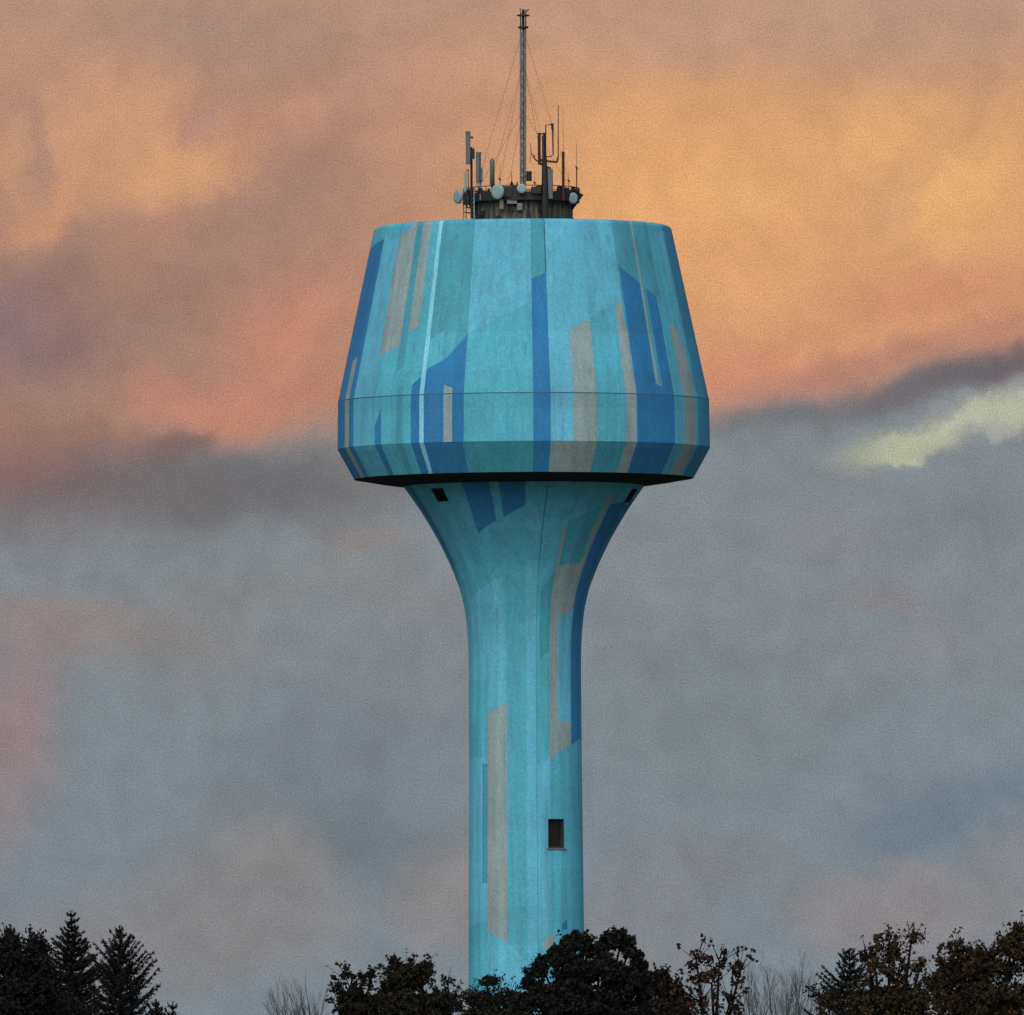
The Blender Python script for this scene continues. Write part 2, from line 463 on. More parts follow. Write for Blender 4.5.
# gallery
zf = zpx(201.5)
ga = MB()
ga.lathe(O, [(3.45, zf), (4.02, zf), (4.02, zf+.12), (3.45, zf+.12)], 96, closed=True)
ga.lathe(O, [(4.0, zf-.12), (4.07, zf-.12), (4.07, zf+.48), (4.0, zf+.48)], 96, closed=True)
for k in range(24):
    a = 2*math.pi*k/24+.1; d = Vector((math.sin(a), -math.cos(a), 0))
    ga.tube([O+d*3.5+Vector((0, 0, zf-.7)), O+d*4.0+Vector((0, 0, zf-.02))], .035, 5)
gal = ga.build('gallery', M['dark_steel'], tower)
ra = MB()
for hh, rr in ((.92, .03), (.62, .025), (.42, .025)):
    pts = [O+Vector((4.05*math.cos(t*math.pi/48), 4.05*math.sin(t*math.pi/48), zf+hh)) for t in range(97)]
    ra.tube(pts, rr, 5, False)
for k in range(36):
    a = 2*math.pi*k/36; d = Vector((math.sin(a)*4.05, -math.cos(a)*4.05, zf))
    ra.tube([O+d, O+d+Vector((0, 0, .95))], .028, 5)
ra.build('railing', M['dark_steel'], gal)
# cable tray carrying cable runs round the rail, and small radio units
ct = MB()
for k in range(70):
    a = rad(R.uniform(-180, 180)); h_ = R.uniform(.12, .5); d = Vector((math.sin(a), -math.cos(a), 0))
    ct.box(O+d*R.uniform(3.8, 4.12)+Vector((0, 0, zf+R.uniform(.35, .75))), (R.uniform(.15, .5), R.uniform(.1, .22), h_), a, .02)
for j in range(5):
    pts = [O+Vector((3.96*math.sin(t*math.pi/60), -3.96*math.cos(t*math.pi/60), zf+.16+.09*j+.05*math.sin(t*.31+j*2))) for t in range(121)]
    ct.tube(pts, .028, 4, False)
ct.build('cable_tray', M['dark_steel'], gal)
# pointed outrigger at the right end and struts on the left
for a in (86, 78, -84, -100, 120, 170):
    a = rad(a); d = Vector((math.sin(a), -math.cos(a), 0))
    og = MB().tube([O+d*3.5+Vector((0, 0, zf-.55)), O+d*4.35+Vector((0, 0, zf+.45)), O+d*3.9+Vector((0, 0, zf+.62))], .05, 5)
    og.build('outrigger', M['dark_steel'], gal)
for k, (lx, ly) in enumerate(((-4.12, -1.0), (-3.55, -2.1))):
    ld = MB(); c = O+Vector((lx, ly, 0)); r_ = rad(-60)
    for sg in (-.2, .2):
        o_ = Vector((math.cos(r_)*sg, math.sin(r_)*sg, 0))
        ld.tube([c+o_+Vector((0, 0, zroof)), c+o_+Vector((0, 0, zf+.9))], .04, 5)
        if sg < 0: o0 = o_
    for q in range(7): ld.tube([c+o0+Vector((0, 0, zroof+.25+.3*q)), c-o0+Vector((0, 0, zroof+.25+.3*q))], .025, 5)
    ld.build('ladder', M['dish'] if k else M['galv'], tower)
for zz, x_ in ((-.25, -4.3), (-.6, -3.95), (-.95, -4.1)):
    MB().tube([O+Vector((-3.3, -1.6, zf+zz)), O+Vector((x_, -1.2, zf+zz+.12))], .05, 5).build('strut', M['dark_steel'], tower)
dc = MB()
dc.box(O+Vector((-.75, -3.72, zpx(204.5))), (.75, .35, .35), 0, .05); dc.box(O+Vector((-.2, -3.74, zpx(210))), (.4, .3, .5), 0, .05)
dc.box(O+Vector((-1.5, -3.66, zpx(207))), (.3, .3, .7), 0, .03)
dc.build('air_conditioner', M['galv'], tower)

# ------------------------------------------------------------------ antennas
RG = 4.12
def ringY(x, back=False, r=RG):
    dx = (x+XO-512)/14.0-TX
    q = math.sqrt(max(r*r-dx*dx, 0)); return TY+(q if back else -q)
XO = 4.3
AG = 'antennas round the gallery on the tower roof'
floorz = zf+.12
def thing_at(name, x, Y, z, label, cat, group=AG):
    p = at(x, HOR, Y); return empty(name, (p.x, Y, z), label, cat, group)
def pole(parent, x, y0, y1, Y, r, mat='dark_steel', name='pole', n=8):
    return MB().tube([at(x, y1, Y), at(x, y0, Y)], r, n).build(name, M[mat], parent)
def panel(parent, x0, x1, y0, y1, Y, depth=.16, mat='panel', rz=0):
    a, b = at(x0, y0, Y), at(x1, y1, Y); c = (a+b)/2
    return MB().box(c, (abs(b.x-a.x), depth, abs(a.z-b.z)), rz, .05).build('radome', M[mat], parent)
def clamp(parent, x, y, Y, w=.3):
    c = at(x, y, Y); return MB().box(c, (w, .16, .1)).tube([c+Vector((-.1, 0, .1)), c+Vector((.1, .05, -.1))], .03, 5).build('clamp', M['dark_steel'], parent)

def dish(x, y, Y, r, yaw, label, pole_dx=.0, dep=.16):
    p = at(x, y, Y)
    t = empty('dish_antenna', (p.x, p.y, p.z), label, 'dish antenna', AG)
    rot = Matrix.Rotation(rad(yaw), 3, 'Z') @ Matrix.Rotation(rad(90), 3, 'X')    # the Z axis of the lathe turned to face -Y
    prof = [(.01, dep), (r*.55, dep+.012), (r*.97, dep), (r, dep-.02), (r, -.02), (r*.93, -.06), (r*.5, -.14), (.01, -.17)]
    MB().lathe(p, prof, 32, rot=rot).build('reflector', M['dish'], t, True)
    bk = rot @ Vector((0, 0, -1))
    MB().tube([p+bk*.15, p+bk*.36], .09, 10).build('hub', M['galv'], t)
    q = p+bk*.38
    MB().tube([Vector((q.x, q.y, p.z-.5)), Vector((q.x, q.y, p.z+.45))], .045, 8).box(q, (.2, .16, .2)).build('pole', M['dark_steel'], t)
    return t
Y = ringY(467, r=4.25)
t = thing_at('equipment_box', 467.5, Y, zf, 'tall narrow black equipment box beside the far left dish', 'equipment box')
MB().box(at(467.5, 199, Y), (.55, .35, .8), rad(-40), .05).build('housing', M['dark_steel'], t)
pole(t, 467.0, 190, 207, Y+.2, .05)
dish(459.2, 196.5, TY-1.0, .50, -60, 'pale oval dish at the far left end of the tower roof gallery')
dish(498.6, 191.6, ringY(498, r=4.45), .54, -40, 'large white dish tilted towards the left, left of the tall mast foot')
dish(521.7, 188.6, ringY(521, r=4.45), .34, 8, 'small round white dish right at the foot of the tall lattice mast')
dish(572.5, 198.5, TY-2.0, .40, 40, 'pale dish hanging at the right end of the tower roof gallery')

# left tall panel on a long dark pole that comes down to the roof
Y = ringY(470, r=4.3)
t = thing_at('panel_antenna', 471.6, Y, zroof, 'tallest grey panel antenna on a long dark pole, leftmost on the gallery', 'antenna')
pole(t, 471.8, 147, 218, Y, .085); panel(t, 466.2, 471.0, 131, 164, Y-.15, .25)
clamp(t, 471.6, 137, Y); clamp(t, 472, 155, Y, .42); MB().box(at(473, 153.5, Y), (.3, .2, .75), 0, .05).build('radio_unit', M['dark_steel'], t)
Y = ringY(466)
t = thing_at('panel_antenna', 467.5, Y, floorz, 'slim pale panel antenna low behind the leftmost dark pole', 'antenna')
pole(t, 468.6, 169, 200, Y, .03); panel(t, 464.6, 467.0, 173, 192, Y-.1, .1, 'dish'); MB().tube([at(465, 177, Y), at(467, 170, Y), at(469, 169, Y)], .035, 5).build('bracket', M['galv'], t)
Y = ringY(480)
t = thing_at('panel_antenna', 480, Y, floorz, 'second tall grey panel antenna with a notched top, left part of the gallery', 'antenna')
pole(t, 480.6, 152, 200, Y, .06, 'galv'); panel(t, 476.3, 480.2, 152, 183, Y-.16, .22)
MB().box(at(481.6, 174, Y), (.2, .25, .9), 0, .04).build('radio_unit', M['panel'], t); clamp(t, 479, 153, Y, .38); clamp(t, 480, 181, Y, .4)
MB().tube([at(478.2, 181, Y-.1), at(478.6, 196, Y)], .02, 5).build('cable', M['dark_steel'], t)
Y = ringY(492)
t = thing_at('panel_antenna', 492.6, Y, floorz, 'dark round topped panel antenna halfway between gallery end and mast', 'antenna')
pole(t, 492.6, 160, 200, Y+.1, .08)
MB().tube([at(492.6, 185, Y-.1), at(492.6, 160.5, Y-.1), at(492.6, 159.2, Y-.1), at(492.6, 158.4, Y-.1)], [.165, .165, .12, .03], 12).build('radome', M['panel'], t, True)
clamp(t, 492.6, 163, Y, .36); clamp(t, 492.6, 184, Y, .36)
Y = ringY(550)
t = thing_at('panel_antenna', 550.3, Y, floorz-.2, 'wide pale grey panel antenna low down against the thick dark pole', 'antenna')
pole(t, 550.6, 168, 203, Y+.12, .06); panel(t, 547.6, 553.2, 169, 199, Y-.1, .3); clamp(t, 549, 168, Y, .3); clamp(t, 550.5, 197, Y, .3)

# whips
def whip(x, yt, yb, Y, r0, r1, label, ymid=None, name='whip_antenna', mat='rust'):
    t = thing_at(name, x, Y, floorz, label, 'whip antenna')
    ym = ymid or yb-8
    pole(t, x, ym, yb, Y, r0, mat, 'mounting_pole'); MB().tube([at(x, ym, Y), at(x, yt, Y)], [r1, r1*.6], 6).build('rod', M[mat], t)
    clamp(t, x, ym+1, Y, .14)
    return t
whip(563.6, 110, 201, ringY(563), .1, .018, 'stout rusty pole with a hair thin rod on top, right part of the gallery', 152, mat='rust')
whip(577.0, 143, 199, TY, .04, .02, 'thin whip antenna standing at the far right end of the gallery', 167)
whip(500.2, 163, 200, ringY(500, True), .02, .014, 'short faint rod antenna behind the large white dish', 178)
whip(535.0, 170, 200, ringY(535, True), .02, .014, 'short faint rod antenna between the mast and the thick dark pole', 182)
whip(569.0, 172, 200, ringY(569, True), .02, .014, 'short faint rod antenna behind the right end of the railing', 180)
# pyramid foot beside the mast
Y = ringY(512, r=3.4)
t = thing_at('tripod_mount', 512, Y, floorz, 'small dark tripod with a short spike left of the mast foot', 'tripod mount')
mb = MB()
for dx, dy in ((-.42, -.3), (.42, -.3), (0, .4)): mb.tube([at(512, 182, Y)+Vector((0, 0, .05)), Vector((at(512, 0, Y).x+dx, Y+dy, floorz))], .045, 5)
mb.tube([at(509.6, 190, Y), at(514.4, 190, Y)], .035, 5).tube([at(510.5, 186.5, Y), at(513.5, 186.5, Y)], .03, 5)
mb.build('frame', M['dark_steel'], t); pole(t, 512, 172, 184, Y, .022, name='spike')
MB().box(at(512, 191, Y), (.45, .3, .4), 0, .04).build('box', M['galv'], t)
Y = ringY(508, r=4.0)
t = thing_at('equipment_box', 507.5, Y, floorz, 'squat dark equipment box between the large white dish and the tripod', 'equipment box')
MB().box(at(508, 191.5, Y), (.7, .4, .75), 0, .06).build('housing', M['dark_steel'], t); pole(t, 517.5, 182, 196, Y, .05)
Y = ringY(536)
t = thing_at('equipment_box', 536.5, Y, floorz, 'low dark equipment box on the rail right of the mast', 'equipment box')
MB().box(at(536.5, 190.5, Y), (.75, .4, .45), 0, .06).tube([at(534, 188, Y), at(538, 186, Y)], .05, 5).build('housing', M['dark_steel'], t)
pole(t, 536.5, 190, 200, Y, .04)

# thick pole with the dipole loops
Y = ringY(544.6)
t = thing_at('dipole_antenna', 544.6, Y, zroof, 'dark dipole cluster with open rectangular loops on a thick pole, right of the mast', 'antenna')
MB().tube([at(545.2, 218, Y), at(545.2, 196, Y), at(544.8, 162, Y), at(544.6, 133, Y)], [.27, .27, .19, .085], 10).build('pole', M['dark_steel'], t)
panel(t, 538.2, 541.2, 133, 165, Y-.1, .16, 'dark_steel'); 
panel(t, 542.4, 545.2, 136, 161, Y-.2, .1, 'dark_steel')
for q0, q1, q2, q3, q4 in ((539.5, 134, 545, 134, .05), (539.5, 160, 545, 160, .06), (541, 164, 545, 165, .09)): MB().tube([at(q0, q1, Y), at(q2, q3, Y)], q4, 6).build('bracket', M['dark_steel'], t)
lp = MB(); lp.tube([at(546.0, 158, Y), at(546.4, 125.2, Y), at(552.4, 124.8, Y)], .05, 6)
lp.tube([at(552.8, 123.6, Y), at(553.2, 130, Y)], .095, 8); lp.tube([at(553.2, 130, Y), at(553.6, 155, Y)], [.07, .055], 6); lp.tube([at(553.4, 155, Y), at(551, 157, Y), at(546, 156.6, Y)], .04, 6)
lp.build('loop', M['rust'], t)
wl = MB(); wl.tube([at(546, 161, Y), at(552, 161.8, Y), at(557.4, 162.2, Y), at(558.4, 157, Y)], [.07, .08, .09, .06], 6); wl.tube([at(558.6, 160, Y), at(559, 105, Y)], [.05, .03], 6)
wl.build('arm', M['rust'], t)
wl = MB(); wl.tube([at(542, 161.5, Y), at(537, 161, Y), at(534.2, 157.5, Y), at(535.2, 155.2, Y)], .055, 6); wl.tube([at(534, 157, Y), at(531.6, 153, Y), at(530.8, 143, Y)], [.04, .035, .02], 6)
wl.tube([at(531.6, 153, Y), at(530.4, 163, Y)], .02, 5); wl.build('arm', M['rust'], t)

# the tall lattice mast with its guys
ms = empty('lattice_mast', (TX-.03, TY, zf), 'tall guyed lattice mast rising from the middle of the tower roof', 'mast')
mx, wd = TX+.06, .20
zb_, zt_ = zpx(204), zpx(29)
legs = [Vector((mx+wd*math.sin(a), TY-wd*1.05*math.cos(a), 0)) for a in (rad(55), rad(175), rad(-65))]
lean = lambda z: Vector(((z-zb_)*.006-.02, 0, z))
lt = MB()
for L in legs: lt.tube([L+lean(zb_), L+lean(zt_)], .075, 6)
k = 0; z = zb_
while z < zt_-.3:
    for i in range(3):
        a, b = legs[i], legs[(i+1) % 3]
        if k % 2: a, b = b, a
        lt.tube([a+lean(z), b+lean(z+.3)], .028, 4)
        lt.tube([legs[i]+lean(z), legs[(i+1) % 3]+lean(z)], .022, 4)
    z += .3; k += 1
lt.build('lattice', M['galv'], ms)
hd = MB(); top = lambda y: Vector((mx, TY, 0))+lean(zpx(y))
hd.lathe(top(27.5), [(.1, -.07), (.36, -.07), (.36, .07), (.1, .07)], 16, closed=True)
hd.lathe(top(15.5), [(.1, -.06), (.36, -.06), (.36, .06), (.1, .06)], 16, closed=True)
for a in range(4):
    a = rad(45+90*a); d = Vector((.26*math.cos(a), .26*math.sin(a), 0)); hd.tube([top(28)+d, top(12)+d], .045, 5)
hd.tube([top(30), top(9.5)], .1, 8)
hd.tube([top(15.5)+Vector((-.46, 0, 0)), top(15.5)+Vector((.46, 0, 0))], .05, 6)
hd.build('mast_head', M['dark_steel'], ms)
tp = MB(); tp.tube([top(12)+Vector((.05, 0, 0)), top(10.3)+Vector((.3, 0, 0)), top(9.2)+Vector((.42, 0, 0))], [.07, .08, .03], 6)
tp.tube([top(11)+Vector((-.22, 0, 0)), top(8.5)+Vector((-.2, 0, 0))], .07, 6); tp.build('aircraft_lamp', M['galv'], ms)
rr_ = MB(); c = Vector((mx+.42, TY-.3, zpx(176.5)))
rr_.tube([c+Vector((0, 0, -.35)), c+Vector((0, 0, .35))], .19, 12); rr_.box(c+Vector((-.15, 0, 0)), (.3, .1, .1)); rr_.build('drum_unit', M['dark_steel'], ms)
for (ay, deg, rr) in ((29, -62, 4.0), (29, 64, 4.1), (29, 178, 4.0), (62, -40, 3.9), (62, 38, 3.9), (62, 150, 3.9), (62, -150, 3.9), (110, -18, 3.9), (110, 100, 4), (110, -110, 3.9)):
    a = rad(deg); e_ = O+Vector((math.sin(a)*rr, -math.cos(a)*rr, zf+.1))
    MB().tube([top(ay), e_], .009, 4).build('guy_wire', M['rust'], ms)

XO = 0.0
# ------------------------------------------------------------------ ground
gr = MB(); ng = 40; S = 9000
for j in range(ng+1):
    for i in range(ng+1): gr.v.append((-S+2*S*i/ng, -S+2*S*j/ng, 0))
for j in range(ng):
    for i in range(ng):
        k = j*(ng+1)+i; gr.f.append((k, k+1, k+ng+2, k+ng+1))
g = gr.build('ground', M['meadow']); tag(g, 'dark meadow below the trees', None, None, 'structure')

# ------------------------------------------------------------------ trees
def leaf(mb, p, s, rnd, thin=.55):
    a = Vector((rnd.gauss(0, 1), rnd.gauss(0, 1), rnd.gauss(0, 1))).normalized()
    b = a.orthogonal().normalized(); b = Matrix.Rotation(rnd.uniform(0, 6.28), 3, a) @ b
    c = a.cross(b)*thin*.5*s; a = a*s*.5; b = b*s*.12
    k = len(mb.v)
    mb.v += [p-a, p+c+b-a*.1, p+a, p-c+b-a*.1]
    mb.f.append((k, k+1, k+2, k+3))

def leafy_tree(name, label, cat, D, tx, lobes, mat, leafsize=.13, dens=1.0, per=26, spread=.24, seed=1, group=None, thin=.6, bare=.25):
    rnd = random.Random(seed); s = D/F
    base = Vector(((tx-512)*s, D, 0))
    t = empty(name, base, label, cat, group)
    tr = MB(); cr = MB()
    L = [(at(x, y, D)+Vector((0, rnd.uniform(-.3, .3)*rx*s, 0)), rx*s, ry*s, q) for (x, y, rx, ry, q) in lobes]
    zc = max(.9, min(c.z-rz for c, rx, rz, q in L)*.6+.5)
    big = max(L, key=lambda l: l[1]*l[2]); mid = big[0]
    fork = Vector((base.x*.6+mid.x*.4, D, min(zc+.3, mid.z)))
    r0 = .055*max(c.z for c, *_ in L)**.8
    tr.tube([base-Vector((0, 0, .1)), base+Vector((rnd.uniform(-.05, .05), 0, fork.z*.5)), fork], [r0*1.35, r0, r0*.8], 8)
    for (c, rx, rz, q) in L:
        mpt = (fork+c)/2+Vector((rnd.uniform(-.1, .1), rnd.uniform(-.1, .1), -.12*rz))
        tr.tube([fork, mpt, c, c+Vector((rnd.uniform(-.3, .3)*rx, 0, rz*.5))], [r0*.5, r0*.3, r0*.16, .01], 6)
        n = int(max(6, 30*dens*q*(rx*rz)**.85))
        if q >= .9:          # the dense inside of the crown
            for i in range(int(900*rx*rz*q)):
                d = Vector((rnd.gauss(0, 1), rnd.gauss(0, 1), rnd.gauss(0, 1))).normalized(); f = .72*rnd.random()**.5
                p = c+Vector((d.x*rx*f, d.y*rx*f*.8, d.z*rz*f))
                if p.z > .6: leaf(cr, p, leafsize*1.35, rnd, .8)
        for i in range(n):
            d = Vector((rnd.gauss(0, 1), rnd.gauss(0, 1), rnd.gauss(0, 1))).normalized()
            f = rnd.random()**.35*rnd.uniform(.86, 1.06)
            p = c+Vector((d.x*rx*f, d.y*rx*.9*f, d.z*rz*f))
            if p.z < .7: continue
            if rnd.random() < .35:
                st = c+Vector((0, 0, rz*rnd.uniform(-.5, .5))); md = (st+p)/2+Vector((rnd.uniform(-.08, .08), rnd.uniform(-.08, .08), -.06))
                tr.tube([st, md, p+d*.08], [.028, .016, .006], 4, False)
            sp_ = spread*rnd.uniform(.55, 1.2)
            up = rnd.uniform(.8, 1.3)
            for k in range(int(per*rnd.uniform(.5, 1.3))):
                o = Vector((rnd.gauss(0, .5), rnd.gauss(0, .5), rnd.gauss(0, .5)*up))*sp_
                leaf(cr, p+o, leafsize*rnd.uniform(.6, 1.25), rnd, thin)
        # bare twigs standing out of the outline
        for i in range(int(n*bare)):
            a = rnd.uniform(-1.2, 1.2); d = Vector((math.sin(a), rnd.uniform(-.4, .4), math.cos(a))).normalized()
            p = c+Vector((d.x*rx, d.y*rx, d.z*rz))*.85
            q_ = p+d*rnd.uniform(.15, .42)
            tr.tube([c+(p-c)*.3, p, q_], [.016, .01, .004], 4, False)
            for k in range(rnd.randint(0, 5)): leaf(cr, q_+Vector((rnd.gauss(0, .05), rnd.gauss(0, .05), rnd.gauss(0, .05))), leafsize, rnd, thin)
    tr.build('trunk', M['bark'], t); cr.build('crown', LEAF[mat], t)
    return t

def spruce(name, label, D, tx, ytip, slopek, seed, group=None, maxw=1.6, dens=1.0, up=.55):
    rnd = random.Random(seed); s = D/F
    tip = at(tx, ytip, D); H = tip.z; base = Vector((tip.x, D, 0))
    t = empty(name, base, label, 'spruce tree', group)
    tr = MB(); cr = MB()
    tr.tube([base-Vector((0, 0, .1)), base+Vector((.02, 0, H*.5)), tip], [.022*H, .012*H, .008], 8)
    def needles(p, q, w, n):
        d = (q-p); l = d.length
        if l < .01: return
        d = d/l; side = d.orthogonal().normalized()
        for k in range(n):
            f = rnd.random(); a = rnd.uniform(0, 6.28)
            sd = Matrix.Rotation(a, 3, d) @ side
            b = p+(q-p)*f; e = b+(sd*.75+d*.8+Vector((0, 0, .15)))*w*rnd.uniform(.6, 1.2)
            m_ = d.cross(sd).normalized()*w*.24
            c_ = len(cr.v); cr.v += [b-m_*.5, (b+e)/2+m_, e, (b+e)/2-m_]; cr.f.append((c_, c_+1, c_+2, c_+3))
    needles(tip-Vector((0, 0, .5)), tip+Vector((0, 0, .04)), .09, 26)
    h = .16
    while h < H-.5:
        ln = min(maxw, slopek*h**.9+.06); nb = int(5+2.2*dens*min(h, 2))
        ph = rnd.uniform(0, 6.28)
        for b in range(nb):
            a = ph+6.28*b/nb+rnd.uniform(-.25, .25); l_ = ln*rnd.uniform(.5, 1.22)
            d = Vector((math.cos(a), math.sin(a), 0))
            u = up*(1-min(h/3.5, 1)*.75)+rnd.uniform(-.08, .12)
            p0 = Vector((tip.x, D, H-h+rnd.uniform(-.06, .06)))
            p1 = p0+d*l_*.55+Vector((0, 0, l_*.55*(u-.18))); p2 = p0+d*l_+Vector((0, 0, l_*(u+.06)))
            tr.tube([p0, p1, p2], [.018, .011, .004], 4, False)
            needles(p0+(p1-p0)*.15, p1, .085, int(46*l_*dens)); needles(p1, p2, .085, int(40*l_*dens))
            nt_ = int(l_/.13)
            for k in range(nt_):
                f = (k+.6)/nt_; q0 = p0+(p1-p0)*f*2 if f < .5 else p1+(p2-p1)*(f-.5)*2
                for sg in (-1, 1):
                    sd = Vector((-d.y, d.x, 0))*sg
                    q1 = q0+(sd*.7+d*.6+Vector((0, 0, .12+rnd.uniform(-.25, .15))))*l_*.34*(1.15-f)*rnd.uniform(.7, 1.2)
                    needles(q0, q1, .075, int(34*(q1-q0).length*dens)+3)
        h += .2+.03*rnd.random()
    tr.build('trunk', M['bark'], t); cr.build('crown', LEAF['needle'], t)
    return t

def bare_shrub(label, D, tx, tops, seed, thick=1.0, group='bare shrubs along the horizon'):
    rnd = random.Random(seed)
    base = Vector(((tx-512)*D/F, D, 0)); t = empty('bare_shrub', base, label, 'shrub', group)
    mb = MB()
    def grow(p, d, l, r, lev):
        q = p+d*l*.5+Vector((rnd.gauss(0, .02), rnd.gauss(0, .02), 0))*l; e = q+(d+Vector((rnd.gauss(0, .12), rnd.gauss(0, .12), .12))).normalized()*l*.5
        mb.tube([p, q, e], [r, r*.75, r*.5], 4, False)
        if lev == 0: return
        for k in range(rnd.choice((2, 3, 3))):
            f = rnd.uniform(.35, 1); st = p+(e-p)*f
            nd = (d+Vector((rnd.gauss(0, .38), rnd.gauss(0, .38), .25))).normalized()
            grow(st, nd, l*rnd.uniform(.45, .7), r*.55, lev-1)
        grow(e, (d+Vector((rnd.gauss(0, .1), rnd.gauss(0, .1), .1))).normalized(), l*.6, r*.5, lev-1)
    for (x, y) in tops:
        tp_ = at(x, y, D); b0 = base+Vector((rnd.uniform(-.15, .15), rnd.uniform(-.3, .3), 0)); b0.x += (tp_.x-base.x)*.25
        v = tp_-b0; grow(b0, v.normalized(), v.length*.52, .035*thick, 4)
    mb.build('branches', M['twig'], t)
    return t

G1 = 'trees along the horizon'
# left group
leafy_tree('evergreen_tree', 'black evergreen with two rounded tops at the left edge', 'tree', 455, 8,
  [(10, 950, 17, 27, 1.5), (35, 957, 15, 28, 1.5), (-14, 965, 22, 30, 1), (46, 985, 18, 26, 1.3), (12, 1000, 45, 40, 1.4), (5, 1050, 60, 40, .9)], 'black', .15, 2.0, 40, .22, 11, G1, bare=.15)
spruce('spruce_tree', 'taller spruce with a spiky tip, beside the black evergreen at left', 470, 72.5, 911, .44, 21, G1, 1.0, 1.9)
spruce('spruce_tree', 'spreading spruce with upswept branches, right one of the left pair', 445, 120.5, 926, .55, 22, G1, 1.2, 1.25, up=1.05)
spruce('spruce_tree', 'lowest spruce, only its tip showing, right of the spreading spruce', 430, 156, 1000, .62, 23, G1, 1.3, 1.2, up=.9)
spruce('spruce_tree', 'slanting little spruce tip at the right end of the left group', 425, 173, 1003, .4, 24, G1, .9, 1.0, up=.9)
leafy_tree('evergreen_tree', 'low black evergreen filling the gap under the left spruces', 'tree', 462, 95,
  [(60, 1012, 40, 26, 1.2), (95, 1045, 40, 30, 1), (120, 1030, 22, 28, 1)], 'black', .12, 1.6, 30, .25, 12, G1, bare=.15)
# bare shrubs
bare_shrub('grey leafless shrub of fine twigs left of the brown trees', 520, 287, [(276, 990), (284, 999), (293, 992), (302, 1000), (266, 1003)], 31)
bare_shrub('grey leafless shrub touching the left side of the brown trees', 500, 315, [(318, 988), (310, 997), (324, 1000), (316, 1004)], 32)
# middle group
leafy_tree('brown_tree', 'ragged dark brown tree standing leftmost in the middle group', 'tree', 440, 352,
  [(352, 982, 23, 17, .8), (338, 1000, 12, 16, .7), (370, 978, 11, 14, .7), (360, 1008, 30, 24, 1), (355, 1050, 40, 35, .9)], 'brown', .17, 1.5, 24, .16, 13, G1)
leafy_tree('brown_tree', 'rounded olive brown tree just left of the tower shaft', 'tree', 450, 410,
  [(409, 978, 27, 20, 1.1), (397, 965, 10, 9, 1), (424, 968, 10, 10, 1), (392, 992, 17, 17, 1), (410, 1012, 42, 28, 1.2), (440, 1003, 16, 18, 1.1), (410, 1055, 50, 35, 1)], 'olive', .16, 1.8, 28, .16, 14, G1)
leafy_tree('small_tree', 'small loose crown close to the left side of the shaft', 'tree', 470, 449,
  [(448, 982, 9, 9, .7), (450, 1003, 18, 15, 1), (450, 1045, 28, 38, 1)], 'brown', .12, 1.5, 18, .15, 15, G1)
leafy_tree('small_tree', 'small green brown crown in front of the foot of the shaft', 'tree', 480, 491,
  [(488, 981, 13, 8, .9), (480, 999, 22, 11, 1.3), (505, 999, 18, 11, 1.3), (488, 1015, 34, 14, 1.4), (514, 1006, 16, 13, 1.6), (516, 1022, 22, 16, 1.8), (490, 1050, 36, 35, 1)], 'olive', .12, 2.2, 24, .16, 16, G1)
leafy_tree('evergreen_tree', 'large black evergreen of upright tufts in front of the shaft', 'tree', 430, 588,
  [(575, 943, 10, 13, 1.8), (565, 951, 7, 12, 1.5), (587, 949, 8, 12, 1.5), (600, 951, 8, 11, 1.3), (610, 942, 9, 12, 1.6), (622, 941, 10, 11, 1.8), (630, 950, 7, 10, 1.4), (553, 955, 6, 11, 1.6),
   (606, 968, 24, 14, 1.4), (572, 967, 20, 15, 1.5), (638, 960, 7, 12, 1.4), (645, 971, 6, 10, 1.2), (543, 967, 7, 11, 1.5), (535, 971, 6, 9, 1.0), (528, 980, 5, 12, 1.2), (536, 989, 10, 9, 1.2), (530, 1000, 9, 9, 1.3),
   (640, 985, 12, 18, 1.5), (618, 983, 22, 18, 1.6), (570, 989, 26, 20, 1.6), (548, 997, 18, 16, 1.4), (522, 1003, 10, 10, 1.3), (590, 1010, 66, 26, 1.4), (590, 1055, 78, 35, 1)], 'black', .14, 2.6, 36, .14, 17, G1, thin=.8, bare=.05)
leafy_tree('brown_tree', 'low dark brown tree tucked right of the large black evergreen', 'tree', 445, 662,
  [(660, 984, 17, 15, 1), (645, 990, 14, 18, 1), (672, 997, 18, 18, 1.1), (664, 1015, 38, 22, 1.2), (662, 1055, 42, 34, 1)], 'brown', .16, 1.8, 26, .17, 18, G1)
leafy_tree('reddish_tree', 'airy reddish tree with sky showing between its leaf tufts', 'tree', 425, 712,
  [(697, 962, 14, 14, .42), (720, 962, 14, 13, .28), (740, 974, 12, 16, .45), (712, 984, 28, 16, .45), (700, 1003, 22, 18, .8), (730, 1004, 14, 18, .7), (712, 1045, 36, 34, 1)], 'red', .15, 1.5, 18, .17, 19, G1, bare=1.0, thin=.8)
bare_shrub('grey leafless shrub right beside the airy reddish tree', 520, 765, [(757, 975), (765, 983), (750, 990), (774, 972), (745, 985)], 33)
bare_shrub('grey leafless shrub between the other bare shrub and the right hand trees', 510, 790, [(792, 969), (785, 978), (800, 984), (805, 993), (780, 988)], 34)
